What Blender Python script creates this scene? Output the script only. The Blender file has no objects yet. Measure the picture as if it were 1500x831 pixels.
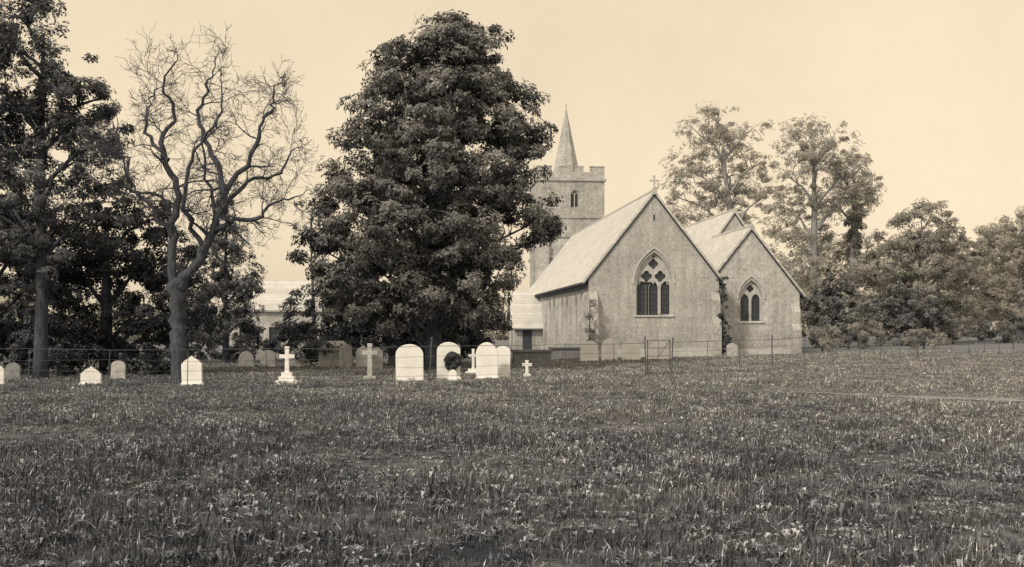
import bpy, math, random
import numpy as np
from mathutils import Vector, Matrix, noise as mnoise
from mathutils.geometry import tessellate_polygon
R = random.Random(7)
NR = np.random.default_rng(7)
scene = bpy.context.scene
COL = scene.collection

# ------------------------------------------------------------------ helpers
def sstep(a, b, v):
    t = min(1, max(0, (v-a)/(b-a)))
    return t*t*(3-2*t)

def ground_h(x, y):
    s = sstep(15, 55, y)
    h = 0.0
    if x > 2: h += 0.017*min(x-2, 55)*s
    if x < 0: h += 0.012*max(x, -16)*s
    h += 0.05*math.sin(x*0.31+1.3)*math.sin(y*0.23+0.4)*sstep(5, 12, y)*(1-sstep(60, 90, y))
    return h

class MB:
    def __init__(s):
        s.v = []; s.f = []; s.m = []
    def add(s, verts, faces, mat=0):
        o = len(s.v)
        s.v.extend([tuple(p) for p in verts])
        for f in faces:
            s.f.append(tuple(i+o for i in f)); s.m.append(mat)
    def box(s, x0, x1, y0, y1, z0, z1, mat=0):
        s.add([(x0,y0,z0),(x1,y0,z0),(x1,y1,z0),(x0,y1,z0),(x0,y0,z1),(x1,y0,z1),(x1,y1,z1),(x0,y1,z1)],
              [(0,3,2,1),(4,5,6,7),(0,1,5,4),(1,2,6,5),(2,3,7,6),(3,0,4,7)], mat)
    def prism(s, poly, y0, y1, mat=0):      # poly in x,z extruded along y
        n = len(poly)
        vs = [(p[0], y0, p[1]) for p in poly]+[(p[0], y1, p[1]) for p in poly]
        fs = [tuple(range(n)), tuple(reversed(range(n, 2*n)))]
        for i in range(n):
            j = (i+1) % n
            fs.append((i, i+n, j+n, j))
        s.add(vs, fs, mat)
    def prism_x(s, poly, x0, x1, mat=0):    # poly in y,z extruded along x
        n = len(poly)
        vs = [(x0, p[0], p[1]) for p in poly]+[(x1, p[0], p[1]) for p in poly]
        fs = [tuple(range(n)), tuple(reversed(range(n, 2*n)))]
        for i in range(n):
            j = (i+1) % n
            fs.append((i, i+n, j+n, j))
        s.add(vs, fs, mat)
    def tube(s, pts, rad, sides=6, mat=0, cap=True):
        pts = [Vector(p) for p in pts]
        n = len(pts)
        if not hasattr(rad, '__len__'): rad = [rad]*n
        t0 = (pts[1]-pts[0]).normalized()
        a = Vector((1, 0, 0)) if abs(t0.x) < 0.8 else Vector((0, 1, 0))
        u = t0.cross(a).normalized()
        vs = []
        for i in range(n):
            if i == 0: t = pts[1]-pts[0]
            elif i == n-1: t = pts[-1]-pts[-2]
            else: t = pts[i+1]-pts[i-1]
            t.normalize()
            u = (u-t*u.dot(t))
            if u.length < 1e-5: u = t.orthogonal()
            u.normalize()
            w = t.cross(u)
            for k in range(sides):
                an = 2*math.pi*k/sides
                vs.append(pts[i]+(u*math.cos(an)+w*math.sin(an))*rad[i])
        fs = []
        for i in range(n-1):
            for k in range(sides):
                k2 = (k+1) % sides
                fs.append((i*sides+k, i*sides+k2, (i+1)*sides+k2, (i+1)*sides+k))
        if cap:
            fs.append(tuple(reversed(range(sides))))
            fs.append(tuple(range((n-1)*sides, n*sides)))
        s.add(vs, fs, mat)
    def obj(s, name, mats, parent=None, smooth=False, bevel=0, loc=None):
        me = bpy.data.meshes.new(name)
        me.from_pydata(s.v, [], s.f)
        for m in mats: me.materials.append(m)
        me.polygons.foreach_set('material_index', s.m)
        if smooth: me.polygons.foreach_set('use_smooth', [True]*len(s.f))
        me.update()
        o = bpy.data.objects.new(name, me)
        COL.objects.link(o)
        if parent: o.parent = parent
        if loc: o.location = loc
        if bevel:
            b = o.modifiers.new('bevel', 'BEVEL'); b.width = bevel; b.segments = 2; b.limit_method = 'ANGLE'
        return o

def empty(name, loc=(0,0,0), rz=0):
    e = bpy.data.objects.new(name, None)
    COL.objects.link(e); e.location = loc; e.rotation_euler = (0, 0, rz); e.empty_display_size = 0.3
    return e

# ------------------------------------------------------------------ materials
def newmat(name, rough=0.9, spec=0.2):
    m = bpy.data.materials.new(name); m.use_nodes = True
    nt = m.node_tree; b = nt.nodes['Principled BSDF']
    b.inputs['Roughness'].default_value = rough
    b.inputs['Specular IOR Level'].default_value = spec
    return m, nt, b

def ramp(nt, fac, stops):
    r = nt.nodes.new('ShaderNodeValToRGB')
    el = r.color_ramp.elements
    while len(el) < len(stops): el.new(0.5)
    for e, (p, c) in zip(el, stops):
        e.position = p; e.color = (c[0], c[1], c[2], 1)
    nt.links.new(fac, r.inputs[0])
    return r.outputs[0]

def noise(nt, vec, scale, detail=4, rough=0.55):
    n = nt.nodes.new('ShaderNodeTexNoise')
    n.inputs['Scale'].default_value = scale; n.inputs['Detail'].default_value = detail
    n.inputs['Roughness'].default_value = rough
    if vec is not None: nt.links.new(vec, n.inputs['Vector'])
    return n.outputs['Fac']

def mixc(nt, a, b, fac, mode='MIX'):
    m = nt.nodes.new('ShaderNodeMix'); m.data_type = 'RGBA'; m.blend_type = mode
    for idx, val in ((0, fac), (6, a), (7, b)):
        if isinstance(val, (int, float)): m.inputs[idx].default_value = val
        elif isinstance(val, tuple): m.inputs[idx].default_value = (*val, 1)
        else: nt.links.new(val, m.inputs[idx])
    return m.outputs[2]

def math_n(nt, op, a, b=None, c=None):
    m = nt.nodes.new('ShaderNodeMath'); m.operation = op
    for i, v in enumerate((a, b, c)):
        if v is None: continue
        if isinstance(v, (int, float)): m.inputs[i].default_value = v
        else: nt.links.new(v, m.inputs[i])
    return m.outputs[0]

def grey(v, k=1.0):   # two-tone print: cool dark pigments, neutral-warm pale ones
    t = 1-sstep(0.05, 0.36, v)
    return (v*(0.98-0.11*t), v*(1.0+0.01*t), v*(1.03+0.32*t))

def bump(nt, b, h, strength, dist):
    bn = nt.nodes.new('ShaderNodeBump'); bn.inputs['Strength'].default_value = strength
    bn.inputs['Distance'].default_value = dist
    nt.links.new(h, bn.inputs['Height']); nt.links.new(bn.outputs[0], b.inputs['Normal'])

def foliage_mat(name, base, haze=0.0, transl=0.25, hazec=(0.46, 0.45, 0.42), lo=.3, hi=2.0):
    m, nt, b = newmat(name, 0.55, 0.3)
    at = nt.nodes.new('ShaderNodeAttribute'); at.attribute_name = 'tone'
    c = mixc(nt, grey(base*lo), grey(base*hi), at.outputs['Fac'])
    if haze: c = mixc(nt, c, hazec, haze)  # aerial haze painted into the leaf colour, no volume
    nt.links.new(c, b.inputs['Base Color'])
    if transl:
        tr = nt.nodes.new('ShaderNodeBsdfTranslucent'); nt.links.new(c, tr.inputs[0])
        mx = nt.nodes.new('ShaderNodeMixShader'); mx.inputs[0].default_value = transl
        nt.links.new(b.outputs[0], mx.inputs[1]); nt.links.new(tr.outputs[0], mx.inputs[2])
        nt.links.new(mx.outputs[0], nt.nodes['Material Output'].inputs[0])
    return m

def bark_mat(name, base):
    m, nt, b = newmat(name, 0.95, 0.1)
    tc = nt.nodes.new('ShaderNodeTexCoord'); mp = nt.nodes.new('ShaderNodeMapping')
    mp.inputs['Scale'].default_value = (5, 5, 1.2)
    nt.links.new(tc.outputs['Object'], mp.inputs[0])
    n = noise(nt, mp.outputs[0], 2.5, 6, 0.7)
    nt.links.new(ramp(nt, n, [(0.3, grey(base*0.45)), (0.7, grey(base*1.7))]), b.inputs['Base Color'])
    bump(nt, b, n, 0.9, 0.06)
    return m

def stone_mat(name, base, course=0.26, var=0.1, joint=0.05):
    m, nt, b = newmat(name, 0.92, 0.15)
    tc = nt.nodes.new('ShaderNodeTexCoord')
    sp = nt.nodes.new('ShaderNodeSeparateXYZ'); nt.links.new(tc.outputs['Object'], sp.inputs[0])
    xy = math_n(nt, 'ADD', sp.outputs[0], sp.outputs[1])
    cb = nt.nodes.new('ShaderNodeCombineXYZ'); nt.links.new(xy, cb.inputs[0]); nt.links.new(sp.outputs[2], cb.inputs[1])
    br = nt.nodes.new('ShaderNodeTexBrick')
    br.inputs['Scale'].default_value = 1.0
    br.inputs['Brick Width'].default_value = course*1.9; br.inputs['Row Height'].default_value = course
    br.inputs['Mortar Size'].default_value = 0.018; br.inputs['Mortar Smooth'].default_value = 0.4
    br.inputs['Color1'].default_value = (*grey(base*(1-var*0.5)), 1)
    br.inputs['Color2'].default_value = (*grey(base*(1+var*0.5)), 1)
    br.inputs['Mortar'].default_value = (*grey(base*(1-joint)), 1)
    wob = nt.nodes.new('ShaderNodeTexNoise'); wob.inputs['Scale'].default_value = 2.2
    nt.links.new(cb.outputs[0], wob.inputs['Vector'])
    nt.links.new(mixc(nt, cb.outputs[0], wob.outputs['Color'], 0.25, 'ADD'), br.inputs['Vector'])
    n = noise(nt, tc.outputs['Object'], 0.5, 8, 0.75)
    n2 = noise(nt, tc.outputs['Object'], 7, 5, 0.75)
    c = mixc(nt, br.outputs['Color'], ramp(nt, n, [(0.3, (0.68,)*3), (0.62, (1.12,)*3)]), 1.0, 'MULTIPLY')
    c = mixc(nt, c, ramp(nt, n2, [(0.3, (0.64,)*3), (0.7, (1.28,)*3)]), 1.0, 'MULTIPLY')
    # rain streaks running down the wall
    mp = nt.nodes.new('ShaderNodeMapping'); mp.inputs['Scale'].default_value = (1.6, 1.6, .12)
    nt.links.new(tc.outputs['Object'], mp.inputs[0])
    n3 = noise(nt, mp.outputs[0], 2.0, 5, 0.7)
    c = mixc(nt, c, ramp(nt, n3, [(0.35, (0.84,)*3), (0.6, (1.05,)*3)]), 1.0, 'MULTIPLY')
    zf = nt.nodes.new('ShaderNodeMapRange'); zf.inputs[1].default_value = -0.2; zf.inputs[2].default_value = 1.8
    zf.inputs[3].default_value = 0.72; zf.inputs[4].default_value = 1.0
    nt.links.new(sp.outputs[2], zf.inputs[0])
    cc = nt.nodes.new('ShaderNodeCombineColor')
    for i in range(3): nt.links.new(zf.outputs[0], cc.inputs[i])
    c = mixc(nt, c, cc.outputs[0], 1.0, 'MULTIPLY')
    nt.links.new(c, b.inputs['Base Color'])
    bump(nt, b, n2, 0.8, 0.05)
    return m

def slate_mat(name, base):
    m, nt, b = newmat(name, 0.5, 0.5)
    tc = nt.nodes.new('ShaderNodeTexCoord')
    sp = nt.nodes.new('ShaderNodeSeparateXYZ'); nt.links.new(tc.outputs['Object'], sp.inputs[0])
    zz = math_n(nt, 'MULTIPLY', sp.outputs[2], 1.27)
    cb = nt.nodes.new('ShaderNodeCombineXYZ'); nt.links.new(sp.outputs[1], cb.inputs[0]); nt.links.new(zz, cb.inputs[1])
    br = nt.nodes.new('ShaderNodeTexBrick'); br.inputs['Scale'].default_value = 1
    br.inputs['Brick Width'].default_value = 0.4; br.inputs['Row Height'].default_value = 0.28
    br.inputs['Mortar Size'].default_value = 0.02
    br.inputs['Color1'].default_value = (*grey(base*0.88), 1); br.inputs['Color2'].default_value = (*grey(base*1.1), 1)
    br.inputs['Mortar'].default_value = (*grey(base*0.78), 1)
    nt.links.new(cb.outputs[0], br.inputs['Vector'])
    n = noise(nt, tc.outputs['Object'], 1.1, 8, 0.7)
    c = mixc(nt, br.outputs['Color'], ramp(nt, n, [(0.3, (0.8,)*3), (0.7, (1.1,)*3)]), 1.0, 'MULTIPLY')
    nt.links.new(c, b.inputs['Base Color'])
    bump(nt, b, br.outputs['Fac'], -0.4, 0.02)
    return m

def plain_mat(name, base, rough=0.8, spec=0.2, var=0.3, scale=6):
    m, nt, b = newmat(name, rough, spec)
    tc = nt.nodes.new('ShaderNodeTexCoord')
    n = noise(nt, tc.outputs['Object'], scale, 6, 0.65)
    nt.links.new(ramp(nt, n, [(0.3, grey(base*(1-var))), (0.7, grey(base*(1+var*0.6)))]), b.inputs['Base Color'])
    return m

M_stone = stone_mat('church_stone', 0.54)
M_tower = stone_mat('tower_stone', 0.48, var=.2, joint=.15)
M_trim = plain_mat('dressed_stone', 0.55, var=0.25, scale=4)
M_slate = slate_mat('slate_roof', 0.64)
M_dark = plain_mat('dark_timber', 0.07)
M_glass = plain_mat('leaded_glass', 0.06, 0.3, 0.5)
M_iron = plain_mat('iron', 0.10, 0.6, 0.3)
M_marble = plain_mat('white_marble', 0.86, 0.6, 0.3, var=0.1, scale=3)
M_letter = plain_mat('lead_lettering', 0.68, var=0.2)
M_greystone = plain_mat('weathered_headstone_stone', 0.48, var=0.35, scale=5)
M_dimstone = plain_mat('dark_headstone_stone', 0.26, var=0.35, scale=5)  # darker grey stone, mottled at random
M_bark = bark_mat('bark', 0.075)
M_bark_ash = bark_mat('ash_bark', 0.085)
M_bark_far = bark_mat('distant_bark', 0.30)  # paler than near bark: distance haze put into the colour
M_leafA = foliage_mat('chestnut_leaves', 0.15, lo=.2, hi=2.3)
M_leafL = foliage_mat('lime_leaves', 0.11)
M_yew = foliage_mat('yew_needles', 0.05, transl=0)
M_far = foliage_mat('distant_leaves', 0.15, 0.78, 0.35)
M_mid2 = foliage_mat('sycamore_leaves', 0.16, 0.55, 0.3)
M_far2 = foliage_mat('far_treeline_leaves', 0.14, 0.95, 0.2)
M_mid = foliage_mat('shrub_leaves', 0.13, 0.3)
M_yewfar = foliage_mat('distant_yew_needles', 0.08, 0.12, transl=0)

# ------------------------------------------------------------------ world, sun
SUN = Vector((-0.55, -0.62, 0.66)).normalized()
el = math.asin(SUN.z); az = math.atan2(SUN.x, SUN.y)
w = bpy.data.worlds.new('World'); scene.world = w; w.use_nodes = True
nt = w.node_tree; bg = nt.nodes['Background']
sky = nt.nodes.new('ShaderNodeTexSky'); sky.sky_type = 'NISHITA'; sky.sun_disc = False
sky.sun_elevation = el; sky.sun_rotation = az % (2*math.pi); sky.dust_density = 3.0; sky.air_density = 1.0
bw = nt.nodes.new('ShaderNodeRGBToBW'); nt.links.new(sky.outputs[0], bw.inputs[0])
pw = math_n(nt, 'POWER', bw.outputs[0], 0.25)
tc = nt.nodes.new('ShaderNodeTexCoord')
cn = noise(nt, tc.outputs['Generated'], 2.2, 8, 0.68)
cl = math_n(nt, 'MULTIPLY_ADD', cn, 0.42, 0.79)
val = math_n(nt, 'MULTIPLY', pw, cl)
val = math_n(nt, 'MULTIPLY', val, 6.85)
cc = nt.nodes.new('ShaderNodeCombineColor')
for i in range(3): nt.links.new(val, cc.inputs[i])
colr = mixc(nt, cc.outputs[0], (1.0, 0.835, 0.60), 1.0, 'MULTIPLY')
nt.links.new(colr, bg.inputs[0]); bg.inputs[1].default_value = 0.1
sl = bpy.data.lights.new('sun', 'SUN'); sl.energy = 2.4; sl.angle = math.radians(6); sl.color = (1.0, 0.87, 0.68)
so = bpy.data.objects.new('sun', sl); COL.objects.link(so)
so.rotation_euler = SUN.to_track_quat('Z', 'Y').to_euler(); so.location = (-30, -30, 40)

# ------------------------------------------------------------------ camera
cam = bpy.data.cameras.new('camera'); co = bpy.data.objects.new('camera', cam); COL.objects.link(co)
co.location = (0, 0, 1.6); co.rotation_euler = (math.radians(90), 0, 0)
cam.lens = 38.4; cam.sensor_width = 36; cam.shift_y = 0.046; cam.clip_end = 3000
scene.camera = co
scene.view_settings.view_transform = 'Standard'

# ------------------------------------------------------------------ ground
def pos_field(nt):
    g = nt.nodes.new('ShaderNodeNewGeometry')
    return g.outputs['Position']

def ground_tone(nt):
    """large-scale variation of the sward, in world space"""
    p = pos_field(nt)
    a = noise(nt, p, 0.14, 4, 0.65)
    b_ = noise(nt, p, 1.1, 6, 0.8)
    s = math_n(nt, 'ADD', math_n(nt, 'MULTIPLY', a, 1.2), math_n(nt, 'MULTIPLY', b_, 1.6))
    s = math_n(nt, 'ADD', s, -0.52)
    sp = nt.nodes.new('ShaderNodeSeparateXYZ'); nt.links.new(p, sp.inputs[0])
    # drier, paler turf to the right and up the field
    r = nt.nodes.new('ShaderNodeMapRange'); r.inputs[1].default_value = -12; r.inputs[2].default_value = 16
    r.inputs[3].default_value = -0.2; r.inputs[4].default_value = 0.24
    nt.links.new(sp.outputs[0], r.inputs[0])
    r2 = nt.nodes.new('ShaderNodeMapRange'); r2.inputs[1].default_value = 7; r2.inputs[2].default_value = 42
    r2.inputs[3].default_value = -0.12; r2.inputs[4].default_value = 0.36
    nt.links.new(sp.outputs[1], r2.inputs[0])
    return math_n(nt, 'ADD', math_n(nt, 'ADD', s, r.outputs[0]), r2.outputs[0])

M_ground, nt, b = newmat('turf', 1.0, 0.05)
nn = noise(nt, pos_field(nt), 3.0, 8, 0.75)
c = ramp(nt, ground_tone(nt), [(0.55, grey(0.065)), (1.0, grey(0.22))])
c = mixc(nt, c, ramp(nt, nn, [(0.3, (0.55,)*3), (0.7, (1.4,)*3)]), 1.0, 'MULTIPLY')
nt.links.new(c, b.inputs['Base Color'])
bump(nt, b, nn, 1.0, 0.1)

M_grass, nt, b = newmat('grass_blades', 0.6, 0.25)
at = nt.nodes.new('ShaderNodeAttribute'); at.attribute_name = 'tone'
gt = math_n(nt, 'MULTIPLY', ground_tone(nt), 0.8)
c = ramp(nt, gt, [(0.34, grey(0.07)), (0.64, grey(0.18)), (1.0, grey(0.34))])
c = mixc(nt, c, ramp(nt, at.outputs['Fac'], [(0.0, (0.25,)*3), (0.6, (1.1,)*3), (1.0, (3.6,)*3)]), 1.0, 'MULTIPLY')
nt.links.new(c, b.inputs['Base Color'])
M_flower = plain_mat('seed_heads', 0.6, var=0.2)

xs = sorted(set([-1500,-900,-500,-300,-200,-140,-100,-80]+[i*1.5 for i in range(-45, 50)]+[80,100,140,200,300,500,900,1500]))
ys = sorted(set([-300,-100,-40,-15]+[i*1.5 for i in range(-6, 70)]+[110,120,140,170,220,300,450,700,1100,1800]))
mb = MB()
for y in ys:
    for x in xs: mb.v.append((x, y, ground_h(x, y)))
nx = len(xs)
for j in range(len(ys)-1):
    for i in range(nx-1):
        mb.f.append((j*nx+i, j*nx+i+1, (j+1)*nx+i+1, (j+1)*nx+i)); mb.m.append(0)
mb.obj('ground', [M_ground], smooth=True)

# footpath: worn strip crossing the field on the right
M_path = plain_mat('worn_path_earth', 0.30, 0.95, 0.05, var=0.5, scale=1.5)
path_pts = [(7.2, 28.2), (9.5, 25.6), (12.5, 23.6), (17, 21.8), (24, 20.2), (34, 19)]
def path_dist(x, y):
    best = 99
    for (ax, ay), (bx, by) in zip(path_pts[:-1], path_pts[1:]):
        dx, dy = bx-ax, by-ay
        t = max(0, min(1, ((x-ax)*dx+(y-ay)*dy)/(dx*dx+dy*dy)))
        best = min(best, math.hypot(x-ax-t*dx, y-ay-t*dy))
    return best
mb = MB()
dense = []
for (ax, ay), (bx, by) in zip(path_pts[:-1], path_pts[1:]):
    for k in range(8): dense.append((ax+(bx-ax)*k/8, ay+(by-ay)*k/8))
for i, (x, y) in enumerate(dense):
    wd = 0.15+0.5*min(1, i/10)+0.16*math.sin(i*1.7)
    mb.v += [(x-0.3*wd, y-wd, ground_h(x-0.3*wd, y-wd)+0.02), (x+0.3*wd, y+wd, ground_h(x+0.3*wd, y+wd)+0.02)]
for i in range(len(dense)-1):
    mb.f.append((2*i, 2*i+2, 2*i+3, 2*i+1)); mb.m.append(0)
mb.obj('footpath', [M_path], smooth=True)

# ------------------------------------------------------------------ grass
patches = bpy.data.collections.new('grass_patches')
def grass_patch(name, nbl, hmin, hmax, radius, flowers=0, herbs=0, wid=1.0):
    vs = []; fs = []; tone = []; mi = []
    cl = [(R.uniform(-1, 1)*radius, R.uniform(-1, 1)*radius, R.uniform(.6, 1.5), R.uniform(.45, 1.3)) for _ in range(16)]
    for i in range(nbl):
        a = R.random()*6.283; r = radius*math.sqrt(R.random())
        x, y = r*math.cos(a), r*math.sin(a)
        ch, ct = 1, 1
        if R.random() < .55:
            q = R.choice(cl); x = q[0]+R.gauss(0, .05); y = q[1]+R.gauss(0, .05); ch, ct = q[2], q[3]
        h = R.uniform(hmin, hmax)*ch; wd = R.uniform(0.002, 0.0048)*wid
        da = R.random()*6.283; lean = R.uniform(0.1, 1.2)*h
        ux, uy = math.cos(da), math.sin(da); px, py = -uy*wd, ux*wd
        o = len(vs)
        vs += [(x-px, y-py, -0.02), (x+px, y+py, -0.02),
               (x+ux*lean*.35-px*.9, y+uy*lean*.35-py*.9, h*.6), (x+ux*lean*.35+px*.9, y+uy*lean*.35+py*.9, h*.6),
               (x+ux*lean, y+uy*lean, h*R.uniform(.65, 1.0))]
        fs += [(o, o+1, o+3, o+2), (o+2, o+3, o+4)]
        t = R.random()**1.5*0.75*ct
        if R.random() < 0.12: t = R.uniform(.75, 1)
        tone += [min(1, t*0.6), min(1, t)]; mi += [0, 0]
    for i in range(herbs):      # broad-leaved plants: clover, plantain, dandelion rosettes
        a = R.random()*6.283; r = radius*math.sqrt(R.random())
        x, y = r*math.cos(a), r*math.sin(a); nl = R.randint(5, 9); hh = R.uniform(.03, .09)
        for k in range(nl):
            an = 6.283*k/nl+R.uniform(-.3, .3); L = R.uniform(.03, .08); W = L*.22
            dx, dy = math.cos(an), math.sin(an); o = len(vs); z1 = hh*R.uniform(.6, 1.1)
            vs += [(x, y, .01), (x+dx*L*.55-dy*W, y+dy*L*.55+dx*W, z1), (x+dx*L, y+dy*L, z1*.9), (x+dx*L*.55+dy*W, y+dy*L*.55-dx*W, z1)]
            fs.append((o, o+1, o+2, o+3)); tone.append(R.uniform(.15, .9)); mi.append(0)
    for i in range(flowers):
        a = R.random()*6.283; r = radius*math.sqrt(R.random())
        x, y = r*math.cos(a), r*math.sin(a); h = R.uniform(hmax*.8, hmax*1.4); s = R.uniform(.004, .01)
        o = len(vs)
        vs += [(x-s, y, h), (x+s, y, h), (x, y-s, h), (x, y+s, h), (x, y, h+s), (x, y, h-s)]
        for f in ((0,2,4),(2,1,4),(1,3,4),(3,0,4),(2,0,5),(1,2,5),(3,1,5),(0,3,5)):
            fs.append(tuple(o+k for k in f)); tone.append(1); mi.append(1)
        o = len(vs); vs += [(x-.003, y, 0), (x+.003, y, 0), (x, y, h)]; fs.append((o, o+1, o+2)); tone.append(.5); mi.append(0)
    me = bpy.data.meshes.new(name); me.from_pydata(vs, [], fs)
    me.materials.append(M_grass); me.materials.append(M_flower)
    me.polygons.foreach_set('material_index', mi)
    a = me.attributes.new('tone', 'FLOAT', 'FACE'); a.data.foreach_set('value', tone)
    ob = bpy.data.objects.new(name, me); patches.objects.link(ob)
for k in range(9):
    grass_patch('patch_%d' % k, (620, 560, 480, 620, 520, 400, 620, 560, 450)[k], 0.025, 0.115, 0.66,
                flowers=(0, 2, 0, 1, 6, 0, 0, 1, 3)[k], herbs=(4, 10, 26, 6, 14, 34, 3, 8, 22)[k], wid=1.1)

pts = []; scl = []
y = 2.5
while y < 62:
    xm = 0.52*y+4.5
    stp = 0.78 if y < 26 else 0.98
    x = -xm
    while x < xm:
        X = x+R.uniform(-.4, .4); Y = y+R.uniform(-.4, .4)
        d = path_dist(X, Y)
        inside_church = (2.5 < X < 20 and Y > 61.5)
        if not inside_church and (d > 0.6 or R.random() < .6):
            nv = mnoise.noise(Vector((X*.35, Y*.35, 0)))+.9*mnoise.noise(Vector((X*1.2, Y*1.2, 5)))
            s = min(2.1, max(.45, 1.1+1.1*nv))*R.uniform(.8, 1.2)
            if d < 2.0: s *= 0.45
            if d < .6: s *= .6
            if Y > 33: s *= 0.9
            pts.append((X, Y, ground_h(X, Y))); scl.append(s)
        x += stp
    y += stp
me = bpy.data.meshes.new('meadow_grass'); me.from_pydata(pts, [], [])
a = me.attributes.new('scl', 'FLOAT', 'POINT'); a.data.foreach_set('value', scl)
go = bpy.data.objects.new('meadow_grass', me); COL.objects.link(go)
ng = bpy.data.node_groups.new('grass_scatter', 'GeometryNodeTree')
ng.interface.new_socket('Geometry', in_out='INPUT', socket_type='NodeSocketGeometry')
ng.interface.new_socket('Geometry', in_out='OUTPUT', socket_type='NodeSocketGeometry')
gi = ng.nodes.new('NodeGroupInput'); gout = ng.nodes.new('NodeGroupOutput')
iop = ng.nodes.new('GeometryNodeInstanceOnPoints')
ci = ng.nodes.new('GeometryNodeCollectionInfo'); ci.inputs[0].default_value = patches
ci.inputs['Separate Children'].default_value = True; ci.inputs['Reset Children'].default_value = True
rv = ng.nodes.new('FunctionNodeRandomValue'); rv.data_type = 'FLOAT_VECTOR'
rv.inputs[0].default_value = (0, 0, 0); rv.inputs[1].default_value = (0.0, 0.0, 6.283)
na = ng.nodes.new('GeometryNodeInputNamedAttribute'); na.data_type = 'FLOAT'; na.inputs[0].default_value = 'scl'
cx = ng.nodes.new('ShaderNodeCombineXYZ')
mxn = ng.nodes.new('ShaderNodeMath'); mxn.operation = 'MAXIMUM'; mxn.inputs[1].default_value = 0.95
mnn = ng.nodes.new('ShaderNodeMath'); mnn.operation = 'MINIMUM'; mnn.inputs[1].default_value = 1.15
ng.links.new(na.outputs[0], mxn.inputs[0]); ng.links.new(mxn.outputs[0], mnn.inputs[0])
ng.links.new(mnn.outputs[0], cx.inputs[0]); ng.links.new(mnn.outputs[0], cx.inputs[1]); ng.links.new(na.outputs[0], cx.inputs[2])
ng.links.new(gi.outputs[0], iop.inputs['Points']); ng.links.new(ci.outputs[0], iop.inputs['Instance'])
iop.inputs['Pick Instance'].default_value = True
ng.links.new(rv.outputs[0], iop.inputs['Rotation']); ng.links.new(cx.outputs[0], iop.inputs['Scale'])
ng.links.new(iop.outputs[0], gout.inputs[0])
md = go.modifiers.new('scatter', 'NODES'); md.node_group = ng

# ------------------------------------------------------------------ leaves
def leaf_object(name, centers, normals, tones, size, mat, parent, nleaf=6, width=0.36, droop=0.35):
    N = len(centers)
    C = np.asarray(centers); Nn = np.asarray(normals); T = np.asarray(tones)
    Nn = Nn/np.linalg.norm(Nn, axis=1, keepdims=True)
    rnd = NR.normal(size=(N, 3)); u = np.cross(Nn, rnd); u /= np.linalg.norm(u, axis=1, keepdims=True)
    v = np.cross(Nn, u)
    V = np.zeros((N, nleaf, 4, 3), dtype=np.float32); TT = np.zeros((N, nleaf), dtype=np.float32)
    for k in range(nleaf):
        an = 2*math.pi*k/nleaf+NR.normal(size=(N, 1))*0.35
        dr = np.cos(an)*u+np.sin(an)*v-droop*NR.uniform(0.2, 1.6, (N, 1))*Nn
        dr /= np.linalg.norm(dr, axis=1, keepdims=True)
        L = size*NR.uniform(0.65, 1.3, (N, 1))
        sd = np.cross(dr, Nn+NR.normal(size=(N, 3))*0.35); sd /= np.linalg.norm(sd, axis=1, keepdims=True)
        W = L*width*0.5
        V[:, k, 0] = C+dr*L*0.08; V[:, k, 1] = C+dr*L*.6+sd*W; V[:, k, 2] = C+dr*L; V[:, k, 3] = C+dr*L*.6-sd*W
        TT[:, k] = np.clip(T+NR.normal(size=N)*0.22, 0, 1)
    nf = N*nleaf
    me = bpy.data.meshes.new(name)
    me.vertices.add(nf*4); me.vertices.foreach_set('co', V.reshape(-1))
    me.loops.add(nf*4); me.loops.foreach_set('vertex_index', np.arange(nf*4, dtype=np.int32))
    me.polygons.add(nf); me.polygons.foreach_set('loop_start', np.arange(0, nf*4, 4, dtype=np.int32))
    me.polygons.foreach_set('loop_total', np.full(nf, 4, dtype=np.int32))
    me.update(calc_edges=True)
    a = me.attributes.new('tone', 'FLOAT', 'FACE'); a.data.foreach_set('value', TT.reshape(-1))
    me.materials.append(mat)
    o = bpy.data.objects.new(name, me); COL.objects.link(o); o.parent = parent
    return o

def lobe_points(lobes, puffs_per_m2, ros_per_puff, puff_r, fill=0.35, up=0.5):
    cs = []; ns = []; ts = []
    for (lx, ly, lz, r) in lobes:
        npf = max(4, int(4*math.pi*r*r*puffs_per_m2))
        for _ in range(npf):
            d = NR.normal(size=3); d /= np.linalg.norm(d)
            rr = r*(NR.uniform(0.8, 1.18) if NR.random() > fill else NR.uniform(0.2, .8))
            pc = np.array([lx, ly, lz])+d*rr*np.array([1, 1, 0.92])
            deep = False
            for (ox, oy, oz, orr) in lobes:
                if np.linalg.norm(pc-np.array([ox, oy, oz])) < orr*0.5: deep = True; break
            if deep and NR.random() < 0.65: continue
            pr = puff_r*NR.uniform(.5, 1.45)
            n = int(ros_per_puff*NR.uniform(.5, 1.4))
            q = NR.normal(size=(n, 3)); q /= np.linalg.norm(q, axis=1, keepdims=True)
            q2 = q*pr*NR.uniform(0.3, 1.0, (n, 1))**0.6*np.array([1.15, 1.15, .75])
            cs.append(pc+q2)
            ns.append(q*0.7+d*0.6+np.array([0, 0, up])+NR.normal(size=(n, 3))*.35)
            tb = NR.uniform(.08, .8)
            ts.append(np.clip(tb+0.3*q[:, 2], 0, 1))  # leaves atop each puff painted paler, as if lit from above
    return np.concatenate(cs), np.concatenate(ns), np.concatenate(ts)

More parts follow.
